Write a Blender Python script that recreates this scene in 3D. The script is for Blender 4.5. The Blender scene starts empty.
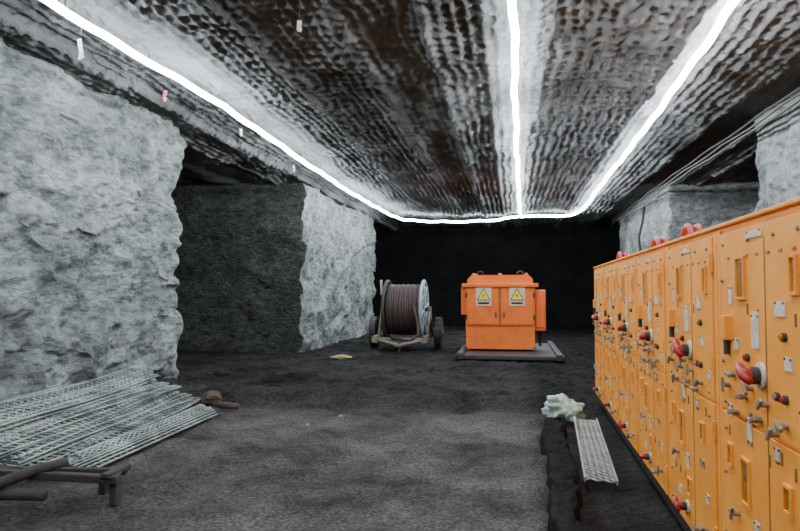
import bpy, bmesh, math, random
import numpy as np
from mathutils import Vector, Matrix, Euler
random.seed(7)
S=bpy.context.scene
COL=S.collection

# ------------------------------------------------------------ noise
def _h(ix,iy,iz,seed):
    n=(ix*374761393+iy*668265263+iz*2147483647+seed*1274126177)&0xFFFFFFFF
    n=((n^(n>>13))*1274126177)&0xFFFFFFFF
    n=((n^(n>>16))*2246822519)&0xFFFFFFFF
    n=n^(n>>15)
    return (n&0xFFFF)/65535.0
def vn(x,y,z,seed=0):
    x=np.asarray(x,float);y=np.asarray(y,float)+0*x;z=np.asarray(z,float)+0*x
    ix=np.floor(x).astype(np.int64);iy=np.floor(y).astype(np.int64);iz=np.floor(z).astype(np.int64)
    fx=x-ix;fy=y-iy;fz=z-iz
    fx=fx*fx*(3-2*fx);fy=fy*fy*(3-2*fy);fz=fz*fz*(3-2*fz)
    r=0
    for a in (0,1):
        for b in (0,1):
            for c in (0,1):
                w=(fx if a else 1-fx)*(fy if b else 1-fy)*(fz if c else 1-fz)
                r=r+w*_h(ix+a,iy+b,iz+c,seed)
    return r*2-1
def fbm(x,y,z,sc,octv,seed,gain=.5):
    r=0;a=1;t=0
    for o in range(octv):
        r=r+a*vn(x*sc,y*sc,z*sc,seed+o*17);t+=a;a*=gain;sc*=2.03
    return r/t

# ------------------------------------------------------------ materials
def mat(name,col,rough=.6,metal=0,col2=None,nscale=4,ncon=.5,bump=0,bscale=20,emit=0,stretch=None,bdist=.02,spec=.5,rock=False,pit=.5):
    m=bpy.data.materials.new(name);m.use_nodes=True
    nt=m.node_tree;N=nt.nodes;L=nt.links
    b=N['Principled BSDF'];b.inputs['Roughness'].default_value=rough;b.inputs['Metallic'].default_value=metal
    b.inputs['Specular IOR Level'].default_value=spec
    b.inputs['Base Color'].default_value=(*col,1)
    tc=N.new('ShaderNodeTexCoord');mp=N.new('ShaderNodeMapping');L.new(tc.outputs['Object'],mp.inputs[0])
    if stretch: mp.inputs['Scale'].default_value=stretch
    cout=None
    if col2:
        n=N.new('ShaderNodeTexNoise');n.inputs['Scale'].default_value=nscale;n.inputs['Detail'].default_value=8;n.inputs['Roughness'].default_value=.65
        r=N.new('ShaderNodeValToRGB');r.color_ramp.elements[0].position=.5-ncon/2;r.color_ramp.elements[1].position=.5+ncon/2
        r.color_ramp.elements[0].color=(*col2,1);r.color_ramp.elements[1].color=(*col,1)
        L.new(mp.outputs[0],n.inputs['Vector']);L.new(n.outputs['Fac'],r.inputs[0]);cout=r.outputs[0]
        L.new(cout,b.inputs['Base Color'])
    if bump:
        n=N.new('ShaderNodeTexNoise');n.inputs['Scale'].default_value=bscale;n.inputs['Detail'].default_value=8;n.inputs['Roughness'].default_value=.72
        L.new(tc.outputs['Object'],n.inputs['Vector'])
        h=n.outputs['Fac']
        if rock:
            m2=N.new('ShaderNodeMapping');m2.inputs['Scale'].default_value=(1.2,1.0,2.2);m2.inputs['Rotation'].default_value=(.7,0,0);L.new(tc.outputs['Object'],m2.inputs[0])
            n2=N.new('ShaderNodeTexNoise');n2.inputs['Scale'].default_value=4.5;n2.inputs['Detail'].default_value=8;n2.inputs['Roughness'].default_value=.7
            L.new(m2.outputs[0],n2.inputs['Vector'])
            v=N.new('ShaderNodeTexVoronoi');v.inputs['Scale'].default_value=8;L.new(m2.outputs[0],v.inputs['Vector'])
            a=N.new('ShaderNodeMath');a.operation='ADD';L.new(h,a.inputs[0]);L.new(n2.outputs['Fac'],a.inputs[1])
            a2=N.new('ShaderNodeMath');a2.operation='MULTIPLY_ADD';L.new(v.outputs['Distance'],a2.inputs[0]);a2.inputs[1].default_value=.3;L.new(a.outputs[0],a2.inputs[2])
            h=a2.outputs[0]
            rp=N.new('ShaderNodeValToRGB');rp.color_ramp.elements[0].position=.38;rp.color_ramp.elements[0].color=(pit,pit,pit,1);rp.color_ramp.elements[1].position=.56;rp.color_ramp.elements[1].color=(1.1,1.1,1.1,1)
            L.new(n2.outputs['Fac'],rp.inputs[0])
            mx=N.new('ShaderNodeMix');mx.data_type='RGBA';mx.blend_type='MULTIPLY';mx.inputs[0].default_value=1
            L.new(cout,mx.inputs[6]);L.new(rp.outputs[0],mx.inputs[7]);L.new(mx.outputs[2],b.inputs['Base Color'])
        bp=N.new('ShaderNodeBump');bp.inputs['Strength'].default_value=bump;bp.inputs['Distance'].default_value=bdist
        L.new(h,bp.inputs['Height']);L.new(bp.outputs[0],b.inputs['Normal'])
    if emit:
        b.inputs['Emission Color'].default_value=(*col,1);b.inputs['Emission Strength'].default_value=emit
    return m
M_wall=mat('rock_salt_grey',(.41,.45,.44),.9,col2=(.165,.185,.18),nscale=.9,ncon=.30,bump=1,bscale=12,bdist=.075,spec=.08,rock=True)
M_dark=mat('rock_salt_darkened',(.12,.135,.12),.9,col2=(.05,.056,.05),nscale=1.6,ncon=.4,bump=1,bscale=14,bdist=.09,spec=.08,rock=True)  # darker salt; paints shade onto the left pillar's camera-facing side
M_black=mat('rock_salt_black',(.016,.018,.018),.95,col2=(.006,.006,.006),nscale=1.2,bump=1,bscale=6,bdist=.05,spec=.05)  # near-black rock for the back wall and crosscut ends
M_ceil=mat('milled_salt_ceiling',(.24,.255,.255),1.0,col2=(.066,.067,.066),nscale=.8,ncon=.38,bump=1,bscale=22,bdist=.05,stretch=(1.0,.5,1),spec=0)

def floor_mat():
    m=bpy.data.materials.new('packed_salt_floor');m.use_nodes=True
    nt=m.node_tree;N=nt.nodes;L=nt.links;b=N['Principled BSDF'];b.inputs['Roughness'].default_value=.9
    b.inputs['Specular IOR Level'].default_value=.12
    tc=N.new('ShaderNodeTexCoord')
    n=N.new('ShaderNodeTexNoise');n.inputs['Scale'].default_value=.85;n.inputs['Detail'].default_value=10;n.inputs['Roughness'].default_value=.68
    L.new(tc.outputs['Object'],n.inputs['Vector'])
    r=N.new('ShaderNodeValToRGB');e=r.color_ramp.elements
    e[0].position=.36;e[0].color=(.026,.024,.022,1);e[1].position=.64;e[1].color=(.122,.115,.106,1)
    L.new(n.outputs['Fac'],r.inputs[0])
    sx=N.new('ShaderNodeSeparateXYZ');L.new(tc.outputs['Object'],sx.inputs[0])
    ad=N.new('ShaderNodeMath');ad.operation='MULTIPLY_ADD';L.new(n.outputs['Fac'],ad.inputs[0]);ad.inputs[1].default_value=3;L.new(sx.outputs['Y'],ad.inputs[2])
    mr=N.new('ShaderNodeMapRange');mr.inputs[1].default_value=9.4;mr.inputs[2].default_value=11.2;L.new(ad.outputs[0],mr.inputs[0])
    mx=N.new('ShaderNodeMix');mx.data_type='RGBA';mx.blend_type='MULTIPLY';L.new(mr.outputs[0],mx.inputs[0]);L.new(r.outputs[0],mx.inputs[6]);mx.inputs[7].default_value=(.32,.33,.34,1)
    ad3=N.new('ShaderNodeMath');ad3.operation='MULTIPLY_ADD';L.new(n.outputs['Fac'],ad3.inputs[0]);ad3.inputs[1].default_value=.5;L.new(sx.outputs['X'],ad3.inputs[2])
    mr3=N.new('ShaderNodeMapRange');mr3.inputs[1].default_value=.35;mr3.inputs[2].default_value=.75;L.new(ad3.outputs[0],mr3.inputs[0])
    mx3=N.new('ShaderNodeMix');mx3.data_type='RGBA';mx3.blend_type='MULTIPLY';L.new(mr3.outputs[0],mx3.inputs[0]);L.new(mx.outputs[2],mx3.inputs[6]);mx3.inputs[7].default_value=(.35,.35,.35,1)  # shadow along the cabinet base, painted into the floor colour
    n2=N.new('ShaderNodeTexNoise');n2.inputs['Scale'].default_value=34;n2.inputs['Detail'].default_value=5
    L.new(tc.outputs['Object'],n2.inputs['Vector'])
    r2=N.new('ShaderNodeValToRGB');r2.color_ramp.elements[0].position=.38;r2.color_ramp.elements[0].color=(.6,.6,.6,1);r2.color_ramp.elements[1].position=.68;r2.color_ramp.elements[1].color=(1.6,1.6,1.6,1)
    L.new(n2.outputs['Fac'],r2.inputs[0])
    m2=N.new('ShaderNodeMix');m2.data_type='RGBA';m2.blend_type='MULTIPLY';m2.inputs[0].default_value=1;L.new(mx3.outputs[2],m2.inputs[6]);L.new(r2.outputs[0],m2.inputs[7])
    L.new(m2.outputs[2],b.inputs['Base Color'])
    n3=N.new('ShaderNodeTexNoise');n3.inputs['Scale'].default_value=7;n3.inputs['Detail'].default_value=10;n3.inputs['Roughness'].default_value=.72
    L.new(tc.outputs['Object'],n3.inputs['Vector'])
    # tyre tread chevrons
    w=N.new('ShaderNodeTexWave');w.inputs['Scale'].default_value=2.6;w.inputs['Distortion'].default_value=1.2;w.inputs['Detail'].default_value=2
    mp=N.new('ShaderNodeMapping');mp.inputs['Rotation'].default_value=(0,0,.9);L.new(tc.outputs['Object'],mp.inputs[0]);L.new(mp.outputs[0],w.inputs['Vector'])
    a2=N.new('ShaderNodeMath');a2.operation='MULTIPLY_ADD';L.new(w.outputs['Fac'],a2.inputs[0]);a2.inputs[1].default_value=.16;L.new(n3.outputs['Fac'],a2.inputs[2])
    bp=N.new('ShaderNodeBump');bp.inputs['Strength'].default_value=1;bp.inputs['Distance'].default_value=.09
    L.new(a2.outputs[0],bp.inputs['Height']);L.new(bp.outputs[0],b.inputs['Normal'])
    return m
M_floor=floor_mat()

M_tube=mat('lit_led_tube',(.88,.93,1),.4,emit=90)
M_or=mat('orange_paint',(.93,.37,.045),.6,col2=(.80,.27,.028),nscale=3,ncon=.35,bump=.15,bscale=30,bdist=.01,spec=.25)
M_or2=mat('orange_red_paint',(.90,.19,.018),.55,col2=(.68,.12,.010),nscale=2,ncon=.4)
M_orD=mat('orange_grimy',(.40,.15,.03),.6,col2=(.12,.06,.02),nscale=9,ncon=.4)
M_red=mat('red_plastic',(.42,.012,.02),.4,col2=(.25,.01,.012),nscale=7)
M_yel=mat('amber_glass',(.42,.20,.01),.3,col2=(.2,.09,.005),nscale=7)
M_wht=mat('white_label',(.70,.64,.52),.5,col2=(.5,.42,.30),nscale=20,ncon=.3)
M_blk=mat('black_rubber',(.02,.02,.02),.6,col2=(.035,.033,.03),nscale=10)
M_stl=mat('dark_steel',(.07,.07,.07),.6,metal=.4,col2=(.035,.032,.03),nscale=8)
M_galv=mat('galvanised_wire',(.34,.385,.36),.5,metal=.3,col2=(.10,.12,.115),nscale=2.5,ncon=.3)
M_galv2=mat('galvanised_grating',(.42,.46,.44),.5,metal=.4,col2=(.24,.27,.26),nscale=3,ncon=.3)
M_bolt=mat('zinc_bolt',(.42,.36,.28),.45,metal=.4,col2=(.2,.16,.11),nscale=15)
M_sy=mat('sign_yellow',(.95,.72,.02),.5,col2=(.9,.66,.02))
M_wood=mat('weathered_timber',(.045,.038,.033),.85,col2=(.02,.018,.016),nscale=3,stretch=(1,8,8),bump=.6,bscale=15)
M_beige=mat('dusty_frame_paint',(.26,.23,.17),.7,col2=(.10,.09,.07),nscale=6)
M_blue=mat('pale_blue_flange',(.36,.50,.54),.5,col2=(.2,.29,.32),nscale=4)
M_cabl=mat('maroon_cable',(.075,.045,.04),.6,col2=(.035,.02,.018),nscale=12)
M_bag=mat('pale_green_plastic',(.55,.72,.63),.35,col2=(.38,.54,.46),nscale=6,bump=.5,bscale=12)
M_brown=mat('brown_rock',(.10,.06,.045),.85,col2=(.04,.03,.025),nscale=6,bump=.6,bscale=12)
M_curb=mat('sooty_concrete',(.04,.039,.037),.95,col2=(.012,.012,.012),nscale=7,bump=1,bscale=10,bdist=.10,spec=.05)
M_yd=mat('yellow_scrap',(.40,.33,.12),.6,col2=(.2,.17,.08))

# ------------------------------------------------------------ mesh helpers
def obj_from(name,V,F,mats,idx=None,smooth=True):
    me=bpy.data.meshes.new(name)
    me.from_pydata(np.asarray(V).tolist() if not isinstance(V,list) else V,[],F if isinstance(F,list) else F.tolist())
    for m in mats: me.materials.append(m)
    if idx is not None: me.polygons.foreach_set('material_index',np.asarray(idx,dtype=np.int32))
    if smooth: me.polygons.foreach_set('use_smooth',[True]*len(me.polygons))
    me.update()
    o=bpy.data.objects.new(name,me);COL.objects.link(o);return o

def grid_idx(nu,nv,off=0,flip=False):
    i=np.arange(nu-1)[:,None]*nv+np.arange(nv-1)[None,:]
    i=i.ravel()+off
    q=np.stack([i,i+nv,i+nv+1,i+1],1)
    return q[:,::-1] if flip else q

def disp(P,amp,seed):
    x,y,z=P.T
    out=np.zeros_like(P)
    for k in range(3):
        s=seed+k*101
        big=fbm(x,y,z*1.2,.45,2,s)
        t=z*.62-y*.16+x*.07+.75*fbm(x,y,z,.5,4,s+3,.55)
        fr=t-np.floor(t);led=np.where(fr<.82,fr/.82,(1-fr)/.18)-.5
        lm=.5+.5*vn(x*.4,y*.4,z*.4,s+4)
        med=1-2*np.abs(fbm(x,y,z*1.4,1.1,4,s+9,.55))*2
        fine=fbm(x*1.0,y,z*1.8,4.5,4,s+31,.65)
        out[:,k]=amp*(.12*big+.26*led*lm+.10*med+.075*fine)
    return out

def rough_block(name,x0,x1,y0,y1,z0,z1,step,amp,seed,faces,mats,fy=0):
    Vs=[];Fs=[];Ms=[];off=0
    def axis(a,b): 
        n=max(2,int(round((b-a)/step))+1);return np.linspace(a,b,n)
    X=axis(x0,x1);Y=axis(y0,y1);Z=axis(z0,z1)
    for f in faces:
        if f in 'xX':
            A,Bm=np.meshgrid(Y,Z,indexing='ij');P=np.stack([np.full(A.size,x0 if f=='x' else x1),A.ravel(),Bm.ravel()],1)
            q=grid_idx(len(Y),len(Z),off,flip=(f=='x'));mi=0
        else:
            A,Bm=np.meshgrid(X,Z,indexing='ij');P=np.stack([A.ravel(),np.full(A.size,y0 if f=='y' else y1),Bm.ravel()],1)
            q=grid_idx(len(X),len(Z),off,flip=(f=='Y'));mi=fy
        Vs.append(P);Fs.append(q);Ms+= [mi]*len(q);off+=len(P)
    V=np.concatenate(Vs);F=np.concatenate(Fs)
    u,inv=np.unique(np.round(V,4),axis=0,return_inverse=True);inv=np.asarray(inv).ravel()
    F=inv[F]
    d=disp(u,amp,seed)
    d[:,1]*=.4
    return obj_from(name,u+d,F,mats,Ms)

# ------------------------------------------------------------ shell
CZ=4.5
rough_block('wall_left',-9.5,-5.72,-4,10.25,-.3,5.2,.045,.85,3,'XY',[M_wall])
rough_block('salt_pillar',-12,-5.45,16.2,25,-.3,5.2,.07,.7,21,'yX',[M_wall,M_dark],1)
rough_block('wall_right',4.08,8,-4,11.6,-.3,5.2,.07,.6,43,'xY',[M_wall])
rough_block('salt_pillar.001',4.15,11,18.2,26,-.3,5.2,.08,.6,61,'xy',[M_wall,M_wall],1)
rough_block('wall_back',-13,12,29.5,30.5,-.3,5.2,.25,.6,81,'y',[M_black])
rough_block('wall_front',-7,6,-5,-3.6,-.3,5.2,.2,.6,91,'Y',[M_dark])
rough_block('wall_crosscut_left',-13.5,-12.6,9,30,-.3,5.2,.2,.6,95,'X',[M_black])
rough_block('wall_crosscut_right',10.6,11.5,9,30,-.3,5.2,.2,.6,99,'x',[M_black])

def ceiling():
    xs=np.concatenate([np.arange(-13.5,-6.6,.2),np.arange(-6.6,5.2,.03),np.arange(5.2,12,.2)])
    ys=np.concatenate([np.arange(-4.5,3.4,.12),np.arange(3.4,17,.034),np.arange(17,30.5,.08)])
    X,Y=np.meshgrid(xs,ys,indexing='ij');x=X.ravel();y=Y.ravel()
    rr=random.Random(11)
    edges=[-14];
    while edges[-1]<12: edges.append(edges[-1]+rr.choice([.7,.9,1.2,1.5]))
    xw=x+.05*vn(x*0,y*.8,0,5)
    k=np.searchsorted(edges,xw)
    offs=np.array([rr.uniform(-.10,.07) for _ in range(len(edges)+2)])
    ph=np.array([rr.uniform(0,1) for _ in range(len(edges)+2)])
    ed=np.array(edges+[13]);left=ed[np.clip(k-1,0,len(ed)-1)];wd=ed[np.clip(k,0,len(ed)-1)]-left;wd[wd<.1]=1
    fx=(xw-left)/wd
    z=CZ+offs[k]
    z+=.05*(1-(2*fx-1)**2)
    amp=np.clip(.85+.7*vn(x*.7,y*.4,0,15),.35,1.25)
    yy=y+.06*vn(x*4,y*2,0,19)+.05*vn(x*9,y*1,0,20)
    ty=np.abs(np.sin(math.pi*(yy/.22+ph[k]+.7*(2*fx-1)**2)))
    tx=np.abs(np.sin(math.pi*(x+.04*vn(x*2,y*2,0,29))/.15))
    z+=.075*amp*(ty**.7*tx**.8-.55)
    z+=.06*fbm(x,y,0*x,.35,2,33)+.06*fbm(x,y,0*x,2.0,3,37,.6)+.022*fbm(x,y,0*x,9,2,39,.6)
    z-=.08*np.clip(vn(x*1.6,y*.5,0,41)-.35,0,1)
    return obj_from('ceiling',np.stack([x,y,z],1),grid_idx(len(xs),len(ys),flip=True),[M_ceil])
ceiling()

def floor():
    xs=np.concatenate([np.arange(-13.5,-6.4,.2),np.arange(-6.4,4.8,.05),np.arange(4.8,12,.2)])
    ys=np.concatenate([np.arange(-4.5,3,.15),np.arange(3,20,.045),np.arange(20,30.6,.15)])
    X,Y=np.meshgrid(xs,ys,indexing='ij');x=X.ravel();y=Y.ravel()
    z=-.03+.028*fbm(x,y,0*x,2.2,5,3,.65)
    c=y-9.3-.3*vn(x*.5,0*x,0,71)+.03*x
    side=np.clip((x+5.2)/.6,0,1)*np.clip((1.0-x)/.3,0,1)
    z+=side*.13*np.exp(-(c/.22)**2)*(1+.6*vn(x*3,y*3,0,72))
    z-=side*.07*np.exp(-((c+.5)/.25)**2)
    z-=side*.08*np.exp(-((c-.8)/.35)**2)
    z+=side*.10*np.exp(-((c-1.9)/.3)**2)*(1+.6*vn(x*3,y*3,0,73))
    z+=side*.08*np.exp(-((c-4.2)/.35)**2)*(1+.6*vn(x*2,y*3,0,75))
    # wheel ruts up the roadway, curving slightly
    for xr in (-2.5,-.75,-1.6,-3.2):
        cx=xr+.15*np.sin(y*.35+xr)
        z-=.028*np.exp(-((x-cx)/.2)**2)*(y<9.2)
        z+=.018*np.exp(-((np.abs(x-cx)-.28)/.07)**2)*(y<9.2)
    z+=.18*np.clip((-5.0-x)/.7,0,1)*(y<10.2)*(1+.5*vn(x*3,y*3,0,74))
    z+=.10*np.clip((vn(x*3.5,y*3.5,0,90)-.55),0,1)*((y>12)|(x<-4.6))
    z+=.09*np.clip(np.abs(vn(x*6,y*6,0,77))-.4,0,1)*(y>9.0)
    z+=.09*np.clip(vn(x*7,y*7,0,78),0,1)*((x>.15)&(x<.55)&(y<8.5))
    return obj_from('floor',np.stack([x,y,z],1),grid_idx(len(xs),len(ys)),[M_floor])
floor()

# ------------------------------------------------------------ builder
class B:
    def __init__(s,name,mats): s.name=name;s.mats=mats;s.V=[];s.F=[];s.M=[];s.Sm=[]
    def _add(s,vs,fs,m,sm):
        o=len(s.V);s.V+= [tuple(v) for v in vs];s.F+=[tuple(i+o for i in f) for f in fs];s.M+=[s.mats.index(m)]*len(fs);s.Sm+=[sm]*len(fs)
    def bm(s,bm,m,sm=False):
        bm.verts.index_update();s._add([v.co.copy() for v in bm.verts],[[v.index for v in f.verts] for f in bm.faces],m,sm);bm.free()
    def box(s,c,d,m,rot=(0,0,0),bev=0.0):
        bm=bmesh.new();bmesh.ops.create_cube(bm,size=1)
        bmesh.ops.scale(bm,vec=d,verts=bm.verts)
        if bev: bmesh.ops.bevel(bm,geom=bm.edges[:]+bm.verts[:],offset=bev,segments=2,affect='EDGES',profile=.5)
        bmesh.ops.transform(bm,matrix=Matrix.Translation(c)@Euler(rot).to_matrix().to_4x4(),verts=bm.verts)
        s.bm(bm,m)
    def cyl(s,a,b,r,m,n=16,r2=None,bev=0):
        a=Vector(a);b=Vector(b);d=b-a
        bm=bmesh.new();bmesh.ops.create_cone(bm,cap_ends=True,segments=n,radius1=r,radius2=r if r2 is None else r2,depth=d.length)
        if bev:
            eds=[e for e in bm.edges if len(e.link_faces)==2 and any(len(f.verts)>4 for f in e.link_faces)]
            bmesh.ops.bevel(bm,geom=eds,offset=bev,segments=2,affect='EDGES',profile=.5)
        q=Vector((0,0,1)).rotation_difference(d.normalized())
        bmesh.ops.transform(bm,matrix=Matrix.Translation((a+b)/2)@q.to_matrix().to_4x4(),verts=bm.verts)
        s.bm(bm,m,False)
    def tube(s,pts,r,m,n=8,sm=True,cap=True):
        P=[Vector(p) for p in pts];vs=[];fs=[]
        up=None
        for i,p in enumerate(P):
            t=(P[min(i+1,len(P)-1)]-P[max(i-1,0)]).normalized()
            if up is None:
                up=Vector((0,0,1)) if abs(t.z)<.9 else Vector((1,0,0))
            a=(up-t*up.dot(t)).normalized();b_=t.cross(a);up=a
            rr=r[i] if isinstance(r,(list,tuple)) else r
            for k in range(n):
                an=2*math.pi*k/n;vs.append(p+a*math.cos(an)*rr+b_*math.sin(an)*rr)
        for i in range(len(P)-1):
            for k in range(n):
                k2=(k+1)%n;fs.append((i*n+k,(i+1)*n+k,(i+1)*n+k2,i*n+k2)[::-1])
        if cap: fs.append(tuple(range(n)));fs.append(tuple((len(P)-1)*n+k for k in range(n))[::-1])
        s._add(vs,fs,m,sm)
    def ring(s,c,R,r,m,axis='x',n=28,a0=0,a1=2*math.pi,k=8):
        pts=[]
        for i in range(n+1):
            a=a0+(a1-a0)*i/n;u=math.cos(a)*R;v=math.sin(a)*R
            pts.append({'x':(c[0],c[1]+u,c[2]+v),'y':(c[0]+u,c[1],c[2]+v),'z':(c[0]+u,c[1]+v,c[2])}[axis])
        s.tube(pts,r,m,k)
    def prism(s,poly,y0,y1,m):
        n=len(poly);vs=[(p[0],y0,p[1]) for p in poly]+[(p[0],y1,p[1]) for p in poly]
        fs=[tuple(range(n)),tuple(range(2*n-1,n-1,-1))]+[((i+1)%n,i,i+n,(i+1)%n+n) for i in range(n)]
        s._add(vs,fs,m,False)
    def blob(s,c,d,m,seed,amp=.25,sub=3,flat=False,fr=2.0):
        bm=bmesh.new();bmesh.ops.create_icosphere(bm,subdivisions=sub,radius=1)
        P=np.array([v.co[:] for v in bm.verts]);n=fbm(P[:,0],P[:,1],P[:,2],fr,3,seed)
        for v,k in zip(bm.verts,n):
            v.co=v.co*(1+amp*k);v.co=Vector((v.co.x*d[0],v.co.y*d[1],max(v.co.z,-.75)*d[2]))+Vector(c)
        s.bm(bm,m,not flat)
    def done(s,loc=(0,0,0),rotz=0,fix=True):
        me=bpy.data.meshes.new(s.name);me.from_pydata(s.V,[],s.F)
        for m in s.mats: me.materials.append(m)
        me.polygons.foreach_set('material_index',s.M);me.polygons.foreach_set('use_smooth',s.Sm)
        bm=bmesh.new();bm.from_mesh(me);bmesh.ops.recalc_face_normals(bm,faces=bm.faces);bm.to_mesh(me);bm.free()
        o=bpy.data.objects.new(s.name,me);COL.objects.link(o);o.location=loc;o.rotation_euler=(0,0,rotz);return o

# ------------------------------------------------------------ LED tubes
def led(name,pts,ph):
    b=B(name,[M_tube,M_blk])
    P=[Vector(p) for p in pts];out=[];clips=[]
    for i in range(len(P)-1):
        L=(P[i+1]-P[i]).length;n=max(2,int(L/.2))
        for k in range(n): out.append(P[i].lerp(P[i+1],k/n))
    out.append(P[-1]);w=[]
    acc=0
    for i,q in enumerate(out):
        if i: acc+=(q-out[i-1]).length
        sag=.03*abs(math.sin(math.pi*acc/1.3+ph))
        w.append(q+Vector((.012*math.sin(acc*1.9+ph)+.007*math.sin(acc*4.7),.0,-sag)))
        if i%7==0: clips.append(w[-1])
    b.tube(w,.040,M_tube,8)
    for c in clips: b.tube([c+Vector((0,0,-.05)),c+Vector((.01,0,.05)),c+Vector((.0,0,.12))],.007,M_blk,5)
    return b.done()
led('led_tube_light',[(-4.12,-3,4.31),(-4.2,3,4.31),(-4.22,5.4,4.31),(-4.2,6.6,4.31),(-4.12,8.7,4.31),(-4.25,12.5,4.31),(-4.35,17,4.32),(-4.25,22,4.32),(-4.05,24,4.33),(-3.0,24.5,4.3),(-1.9,24.6,4.28),(-.6,24.2,4.28),(.3,23.5,4.33),(1.3,23.2,4.28),(2.1,23.5,4.32),(2.35,22,4.33),(2.25,16.7,4.32),(2.2,11.6,4.31),(2.12,7.8,4.31),(1.97,5,4.31),(1.95,-3,4.31)],0)
led('led_tube_light',[(.02,-3,4.32),(.03,6.1,4.32),(.1,12,4.32),(.2,18,4.32),(.3,23.3,4.32)],1)

# ------------------------------------------------------------ electrical cabinets
def cabinet(loc,rot,seed,arc):
    r=random.Random(seed)
    b=B('electrical_cabinet',[M_or,M_orD,M_red,M_yel,M_wht,M_blk,M_stl,M_bolt])
    W=1.2;H=1.93;D=.95
    b.box((D/2,W/2,.06+.02),(D-.06,W-.02,.14),M_stl)
    b.box((D/2,W/2,(H+.14)/2),(D,W-.008,H-.14),M_or,bev=.006)
    for y in (.03,W-.03): b.box((-.004,y,H/2+.06),(.014,.05,H-.16),M_or,bev=.003)
    b.box((-.006,W/2,1.45),(.02,W-.15,.88),M_or,bev=.004)
    b.box((-.006,W/2,.57),(.02,W-.15,.85),M_or,bev=.004)
    b.box((D/2-.01,W/2,H+.005),(D+.02,W-.01,.02),M_or,bev=.005)
    b.box((-.014,W*.42,H/2+.05),(.008,.010,H-.3),M_orD)
    def window(y,z,w,h,deep=True):
        f=.014
        b.box((-.018,y,z),(.006,w,h),M_yel)
        for sy in (-1,1): b.box((-.021,y+sy*w/2,z),(.016,f,h+f),M_or,bev=.002)
        for sz in (-1,1): b.box((-.021,y,z+sz*h/2),(.016,w,f),M_or,bev=.002)
        b.box((-.02,y-.01,z+h*.2),(.006,w*.6,h*.35),M_orD)
    window(.80,1.66,.11,.19);window(.78,.73,.10,.20);window(.30,.80,.07,.10)
    window(.20,1.66,.06,.14);window(.62,.40,.07,.10);window(1.0,.80,.06,.10)
    def plate(y,z,w,h,m=M_wht):
        b.box((-.019,y,z),(.006,w,h),m)
        for sy in (-1,1): b.cyl((-.02,y+sy*w*.4,z+h*.38),(-.025,y+sy*w*.4,z+h*.38),.006,M_stl,6)
    plate(.62,1.43,.09,.16);plate(.62,1.85,.20,.028);plate(.34,1.53,.10,.06);plate(.27,1.32,.07,.05)
    plate(.88,1.35,.06,.05);plate(.65,.55,.06,.09);plate(.85,.32,.10,.05);plate(.32,.62,.08,.035,M_bolt)
    plate(.95,1.58,.05,.09);plate(.15,1.14,.05,.04);plate(.72,.98,.06,.10);plate(.98,1.02,.05,.06)
    plate(.40,.95,.05,.05);plate(.22,.45,.06,.05);plate(1.02,.50,.05,.05)
    def lever(y,z,s,ang):
        b.cyl((-.015,y,z),(-.03,y,z),.065*s,M_wht,20,bev=.004)
        b.cyl((-.03,y,z),(-.06,y,z),.042*s,M_stl,16,bev=.004)
        b.cyl((-.055,y,z),(-.095,y,z),.034*s,M_red,16,bev=.008)
        dy=math.cos(ang);dz=math.sin(ang)
        b.tube([(-.08,y-dy*.06*s,z-dz*.06*s),(-.088,y,z),(-.085,y+dy*.06*s,z+dz*.06*s),(-.08,y+dy*.10*s,z+dz*.10*s)],[.018*s,.027*s,.024*s,.018*s],M_red,10)
    lever(.56,1.24,.9,r.uniform(-.5,.9))
    lever(.66,.27,.6,r.uniform(-.4,.9))
    for (y,z) in ((.50,1.13),(.76,1.12),(.40,1.03),(.88,1.03),(.92,1.2),(.22,.28),(.42,.22),(.9,.55),(.58,1.05),(.30,1.08),(1.0,1.14),(.68,1.17)):
        b.cyl((-.015,y,z),(-.045,y,z),.014,M_bolt,10)
        a=r.uniform(0,3.1);b.box((-.05,y,z),(.014,.07,.02),M_bolt,rot=(a,0,0),bev=.003)
    for i,(y,z) in enumerate(((.30,1.18),(.38,1.18),(.30,1.42),(.72,1.3))):
        b.cyl((-.015,y,z),(-.03,y,z),.018,M_blk,12);b.cyl((-.03,y,z),(-.04,y,z),.012,[M_red,M_bolt,M_yel,M_red][i],12)
    for z in (1.75,1.2,.86,.3):
        b.cyl((-.015,.075,z-.05),(-.015,.075,z+.05),.014,M_or,10)
        b.box((-.014,.11,z),(.012,.06,.05),M_or,bev=.002)
    for z in (1.83,1.05,.92,.22):
        for y in (.16,.4,.7,1.06): b.cyl((-.014,y,z),(-.026,y,z),.010,M_bolt,6)
    for z in (1.25,1.45,1.65,.4,.7):
        b.cyl((-.014,1.08,z),(-.028,1.08,z),.010,M_bolt,6)
    for i in range(7):
        y=.20+.13*i
        b.box((-.017,y,1.76),(.006,.03,.012),M_orD);
        if r.random()<.7: b.box((-.017,y,.15+.30),(.006,.012,.045),M_orD)
        if r.random()<.6: b.box((-.017,y,1.49+.03*r.random()),(.006,.012,.05),M_orD)
        if r.random()<.6: b.box((-.017,y+.03,.9+.05*r.random()),(.006,.014,.05),M_orD)
    b.box((-.03,.99,1.42),(.04,.07,.12),M_or,bev=.006);b.cyl((-.03,.99,1.36),(-.03,.99,1.29),.015,M_blk,10)
    for y in (.15,W-.15): b.ring((.12,y,H+.025),.022,.007,M_stl,'x',12,0,math.pi,6)
    if arc:
        b.box((.26,.3,H+.03),(.1,.08,.05),M_red,bev=.01);b.box((.26,.62,H+.03),(.1,.08,.05),M_red,bev=.01)
        b.ring((.24,.46,H+.02),.15,.026,M_red,'x',16,0,math.pi,8)
        b.ring((.31,.46,H+.02),.15,.02,M_red,'x',16,0,math.pi,8)
    return b.done(loc,rot)
rotc=-.018
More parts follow.
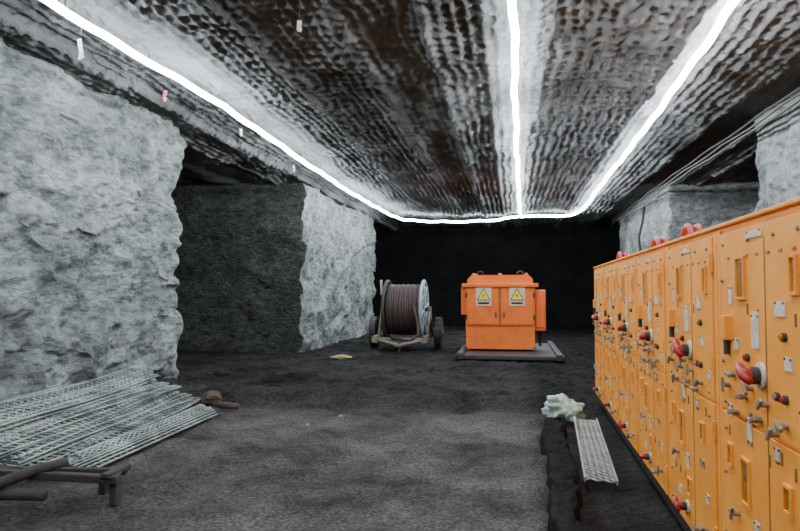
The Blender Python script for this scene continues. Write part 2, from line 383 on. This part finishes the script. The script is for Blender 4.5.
for i in range(-1,6):
    cabinet(Vector((1.05,2.4,0))+Vector((math.sin(-rotc),math.cos(rotc),0))*(1.2*i),rotc,i+5,i in (2,3,5))

# ------------------------------------------------------------ transformer
def transformer():
    b=B('mining_transformer',[M_or2,M_blk,M_stl,M_wht,M_sy,M_orD,M_bolt])
    b.box((-.08,16.9,.06),(2.5,3.8,.10),M_stl,bev=.02)
    for x in (-1.2,1.05): b.box((x,16.9,.09),(.14,4.1,.16),M_stl,bev=.03)
    z0=.16
    b.prism([(-1.10,z0),(.50,z0),(.54,z0+.1),(.56,1.72),(-1.16,1.72),(-1.14,z0+.1)],16.1,18.0,M_or2)
    b.box((-.30,17.05,1.74),(1.88,2.05,.10),M_or2,bev=.02)
    b.prism([(-1.12,1.78),(.52,1.78),(.50,1.9),(.40,2.0),(-1.0,2.0),(-1.10,1.9)],16.15,17.95,M_or2)
    for x in (-.95,-.3,.35): b.box((x,17.0,2.02),(.07,1.7,.05),M_or2,bev=.01)
    for x in (-.8,.2):
        b.ring((x,16.4,2.03),.07,.016,M_stl,'y',12,0,math.pi,6)
    for x in (-.72,.12):
        b.box((x,16.09,1.22),(.78,.03,.9),M_or2,bev=.008)
    b.box((-.30,16.09,1.22),(.03,.03,.95),M_orD)
    b.box((-.30,16.09,.74),(1.6,.02,.02),M_orD)
    for z in (.95,1.5):
        for x in (-1.13,.53): b.cyl((x,16.07,z-.06),(x,16.07,z+.06),.022,M_stl,8)
    for x in (-.4,-.2): b.box((x,16.06,1.0),(.03,.03,.14),M_stl,bev=.005)
    b.box((.69,16.7,1.12),(.26,.9,1.02),M_or2,bev=.03);b.box((.69,16.24,1.12),(.18,.03,.85),M_or2,bev=.01)
    b.box((-1.21,16.6,1.35),(.12,.8,.7),M_or2,bev=.02)
    b.cyl((.69,16.7,.62),(.69,16.7,.2),.04,M_blk,10)
    for i in range(9): b.cyl((-1.0+i*.175,16.11,.24),(-1.0+i*.175,16.085,.24),.014,M_bolt,6)
    for x in (-.70,.12):
        b.box((x,16.065,1.46),(.38,.012,.46),M_wht)
        def tri(s,cz,y0,y1,m): b.prism([(x-s*.5,cz-s*.29),(x+s*.5,cz-s*.29),(x,cz+s*.58)],y0,y1,m)
        tri(.35,1.47,16.050,16.058,M_blk);tri(.28,1.47,16.044,16.051,M_sy)
        b.prism([(x+.01,1.57),(x-.03,1.47),(x+.005,1.48),(x-.01,1.41),(x+.035,1.50),(x+.003,1.49)],16.038,16.045,M_blk)
        b.box((x,16.054,1.30),(.28,.006,.05),M_blk)
    return b.done()
transformer()

# ------------------------------------------------------------ cable drum trailer
def drum():
    b=B('cable_drum_trailer',[M_cabl,M_blue,M_beige,M_blk,M_stl,M_wood,M_wht,M_bolt])
    zc=1.10;R=.80
    for x,m in ((-.52,M_stl),(.52,M_blue)):
        b.ring((x,0,zc),R,.045,m,'x',40,k=8)
        b.ring((x,0,zc),R*.55,.03,m,'x',28,k=6)
        for k in range(8):
            a=k*math.pi/4+.2;b.tube([(x,math.cos(a)*.1,zc+math.sin(a)*.1),(x,math.cos(a)*R,zc+math.sin(a)*R)],.035,m,6)
        b.cyl((x-.03,0,zc),(x+.03,0,zc),.13,m,20)
        b.cyl((x-.012,0,zc),(x+.012,0,zc),R*.8,M_stl,36)
    b.cyl((-.7,0,zc),(.7,0,zc),.05,M_stl,12)
    b.cyl((-.47,0,zc),(.47,0,zc),.62,M_cabl,32)
    for i in range(13): b.ring((-.43+i*.0717,0,zc),.66+.015*(i%2),.042,M_cabl,'x',32,k=8)
    for x in (-.68,.68):
        for y in (-.55,.55): b.tube([(x,y,.38),(x,0,zc+.04)],.04,M_beige,6)
        b.box((x,0,zc),(.08,.22,.16),M_beige,bev=.01)
        b.box((x,-.1,.36),(.09,2.1,.10),M_beige,bev=.01)
    b.box((0,-1.1,.30),(1.5,.12,.14),M_beige,bev=.015);b.box((0,.9,.36),(1.4,.1,.1),M_beige,bev=.01)
    b.box((0,-.55,.30),(1.3,.5,.04),M_stl,bev=.005)
    b.tube([(-.6,-1.1,.3),(0.1,-1.75,.22)],.045,M_beige,6);b.tube([(.6,-1.1,.3),(0.1,-1.75,.22)],.045,M_beige,6)
    b.ring((.1,-1.84,.2),.08,.022,M_stl,'z',16)
    b.cyl((.1,-1.7,.02),(.1,-1.7,.3),.03,M_stl,10)
    for x in (-.92,.92):
        b.cyl((x-.1,.1,.44),(x+.1,.1,.44),.44,M_blk,28,bev=.05)
        b.cyl((x-.115,.1,.44),(x+.115,.1,.44),.2,M_stl,20,bev=.01)
        b.cyl((x-.13,.1,.44),(x+.13,.1,.44),.06,M_bolt,12)
        for k in range(20):
            a=k*math.pi/10;b.box((x,.1+math.cos(a)*.43,.44+math.sin(a)*.43),(.19,.05,.03),M_blk,rot=(a+math.pi/2,0,0))
    b.cyl((-.9,.1,.44),(.9,.1,.44),.035,M_stl,10)
    b.box((-.66,-.25,1.72),(.06,.06,.42),M_wht,rot=(.2,0,0),bev=.005)
    b.tube([(.3,-.66,1.3),(.45,-.85,.8),(.5,-1.0,.45),(.3,-1.3,.32),(-.2,-1.2,.38)],.035,M_cabl,8)
    return b.done((-2.98,18.0,-.02),.0)
drum()

# ------------------------------------------------------------ wire mesh bundles
def mesh_sheet(b,y0,y1,zf,xf,cell=.05,r=.0045,rows=14,m=None):
    n=int((y1-y0)/cell)
    for i in range(rows):
        pts=[]
        for k in range(n+1):
            y=y0+(y1-y0)*k/n
            u=(i+(.5 if (k+i)%2 else -.5)*1.0+.5)/rows
            pts.append((xf(u,y),y,zf(u,y)))
        b.tube(pts,r,m,4,sm=False,cap=False)
def bundle():
    b=B('wire_mesh_bundle',[M_galv,M_stl])
    rr=random.Random(3)
    for L in range(13):
        y1=8.8-rr.uniform(0,.45);y0=4.75+rr.uniform(0,.2)
        wd=1.08-.055*L;zb=.05+.026*L;ph=rr.uniform(0,6);dx=rr.uniform(-.04,.06)+(.0 if L%3 else .08)
        def xf(u,y,wd=wd,ph=ph,dx=dx): 
            return -5.36+wd*u+.125*(6.8-y)+dx-.02*math.sin(y*1.3+ph)
        def zf(u,y,zb=zb,ph=ph):
            return zb+.018*math.sin(y*1.9+ph)+.04*math.sin(u*math.pi)+(.10*max(0,.35-u)/.35)+.014*math.sin(u*22)
        mesh_sheet(b,y0,y1,zf,xf,.055,.008,13,M_galv)
        for e in (0,1.0):
            b.tube([(xf(e,y0+(y1-y0)*k/50),y0+(y1-y0)*k/50,zf(e,y0+(y1-y0)*k/50)) for k in range(51)],.012,M_galv,5)
    # dark timber bearers the sheets rest on
    for y in (5.4,6.9,8.2):
        x0=-5.3+.125*(6.8-y);b.box((x0+.5,y,.02),(1.0,.09,.05),M_stl)
    return b.done()
bundle()
def roll(name,x,y0,y1,w,h,slope,seed):
    b=B(name,[M_galv,M_stl]);rr=random.Random(seed)
    for L in range(5):
        ww=w*(1-.14*L);z0=.02+L*h*.2
        def xf(u,y,ww=ww): return x+slope*(y-y0)+ww*(u-.5)
        def zf(u,y,z0=z0): return z0+h*.30*math.sin(u*math.pi)+.008*math.sin(y*3+L)
        mesh_sheet(b,y0+rr.uniform(0,.15),y1-rr.uniform(0,.15),zf,xf,.05,.007,8,M_galv)
        for e in (0,1): b.tube([(xf(e,y0+(y1-y0)*k/30),y0+(y1-y0)*k/30,zf(e,0)) for k in range(31)],.010,M_galv,5)
    return b.done()
roll('wire_mesh_roll',-3.82,5.0,7.75,.32,.12,-.03,5)

# ------------------------------------------------------------ grating beside cabinets
def grating():
    b=B('steel_walkway_grating',[M_galv2])
    Wd=.25;Ln=2.35
    for u in (0,1): b.box((-Wd/2+Wd*u,Ln/2,0),(.014,Ln,.04),M_galv2)
    # expanded-metal diamonds
    rows=5
    for i in range(rows):
        pts=[]
        for k in range(61):
            u=(i+.5+(.5 if (k+i)%2 else -.5))/rows
            pts.append((-Wd/2+Wd*u,Ln*k/60,.012*math.sin(Ln*k/60*2.2)))
        b.tube(pts,.010,M_galv2,4,sm=False)
    o=b.done((.70,5.45,.06));o.rotation_euler=(.02,.05,-.055);return o
grating()

# ------------------------------------------------------------ curb
def curb():
    ys=np.linspace(3.2,7.75,220);us=np.linspace(0,1,26)
    V=[]
    A,U=np.meshgrid(ys,us,indexing='ij');y=A.ravel();u=U.ravel()
    wob=.05*vn(y*1.7,0*y,0,5)+.03*vn(y*6,0*y,0,6)
    x=.26+.018*(y-4)+u*(.24+.05*vn(y*2.3,0*y,0,8))+wob
    prof=np.clip(np.minimum(u,1-u)/.14,0,1)**.6
    h=.12*prof*(1+.35*vn(y*1.3,u*1,0,9))+.045*prof*fbm(x,y,0*x,9,4,12,.7)
    z=-.06+h+.0+.06*prof
    F=grid_idx(len(ys),len(us)).tolist()
    obj_from('concrete_curb',np.stack([x,y,z],1),F,[M_curb])
curb()

# ------------------------------------------------------------ plastic bag
b=B('plastic_bag',[M_bag]);b.blob((.60,8.16,.16),(.22,.15,.15),M_bag,4,.75,4,fr=2.6);b.blob((.72,8.12,.12),(.12,.12,.11),M_bag,9,.7,3,fr=3)
b.tube([(.53,8.11,.27),(.48,8.07,.31),(.43,8.05,.30)],[.06,.035,.045],M_bag,8)
b.done((0,.08,-.03))

# ------------------------------------------------------------ rocks, logs
def rock(c,d,s,m=M_brown): 
    b=B('salt_rock',[m]);b.blob((0,0,d[2]*.7),d,m,s,.6,3,flat=True,fr=1.6);b.done((c[0],c[1],-.03))
rock((-4.25,8.6),(.15,.13,.12),3);rock((-4.4,9.0),(.10,.1,.08),4,M_curb)
rock((-2.2,8.1),(.03,.035,.02),8,M_wall);rock((-2.45,7.5),(.025,.025,.02),9,M_wall)
b=B('timber_log',[M_wood,M_brown]);b.tube([(-3.95,8.25,.04),(-3.8,8.22,.045),(-3.65,8.2,.04)],[.045,.05,.04],M_brown,10);b.done()
b=B('yellow_scrap_sheet',[M_yd]);b.blob((0,0,.05),(.22,.16,.05),M_yd,7,.6,3,flat=True);b.done((-4.0,14.8,-.02))

# ------------------------------------------------------------ timber trestle bottom-left
def trestle():
    b=B('timber_trestle',[M_wood,M_stl])
    b.box((-3.50,4.38,.20),(1.15,.07,.06),M_wood,rot=(0,.03,.10),bev=.01)
    b.box((-3.55,4.62,.17),(1.1,.06,.05),M_wood,rot=(0,-.02,.05),bev=.01)
    b.box((-2.98,4.48,.10),(.06,.08,.24),M_wood,bev=.01);b.box((-3.2,4.66,.08),(.06,.07,.18),M_wood,bev=.01)
    b.box((-3.0,4.52,.22),(.07,.30,.04),M_wood,bev=.01)
    b.box((-3.95,4.40,.08),(.07,.08,.2),M_wood,bev=.01)
    b.tube([(-4.1,3.85,.10),(-3.8,4.10,.16),(-3.55,4.35,.25),(-3.4,4.5,.28)],[.04,.045,.04,.035],M_wood,10)
    b.tube([(-4.2,4.0,.08),(-3.9,4.2,.10),(-3.4,4.25,.1)],.045,M_wood,10)
    return b.done()
trestle()

# ------------------------------------------------------------ cables on right wall
b=B('power_cable',[M_blk])
for j,(dz,dx) in enumerate(((0,0),(-.07,.03),(-.14,.05))):
    pts=[]
    for k in range(100):
        y=4+21*k/99
        pts.append((3.72-.02*j+dx-.03*math.sin(y*.5),y,4.30+dz-.03*abs(math.sin(y*math.pi/2.6+j))-.01*j))
    b.tube(pts,.02,M_blk,6)
b.tube([(3.9,20,4.1),(3.85,20,3.7),(3.75,20.1,3.2),(3.8,20.1,2.6),(3.75,20.1,1.8)],.04,M_blk,6)
b.done()

def tag(x,y,z,l,m,s):
    b=B('hanging_marker_tag',[M_wht,M_red,M_blk]);rr=random.Random(s)
    b.tube([(0,0,.15),(0.005,0,0)],.004,M_blk,4)
    b.box((0,0,-l/2),(.04,.012,l),m,rot=(0,rr.uniform(-.2,.2),rr.uniform(-.5,.5)),bev=.003)
    b.box((.006,0,-l*.9),(.035,.016,l*.4),M_wht,rot=(0,.3,0),bev=.003)
    b.done((x,y,z))
tag(-4.30,5.75,4.16,.20,M_wht,1);tag(-4.3,7.35,4.13,.13,M_red,2);tag(-4.14,9.3,4.12,.10,M_wht,3);tag(-4.3,12.2,4.12,.12,M_wht,4)
tag(-2.0,5.8,4.2,.10,M_wht,5)

# ------------------------------------------------------------ world & camera
w=bpy.data.worlds.new('mine_ambient');S.world=w;w.use_nodes=True
w.node_tree.nodes['Background'].inputs[0].default_value=(.5,.56,.6,1);w.node_tree.nodes['Background'].inputs[1].default_value=.02
cam=bpy.data.cameras.new('camera');cam.lens=28.8;cam.sensor_width=36
co=bpy.data.objects.new('camera',cam);COL.objects.link(co);co.location=(0,0,1.6)
co.rotation_euler=(math.radians(90+2.28),0,math.radians(9.93));S.camera=co
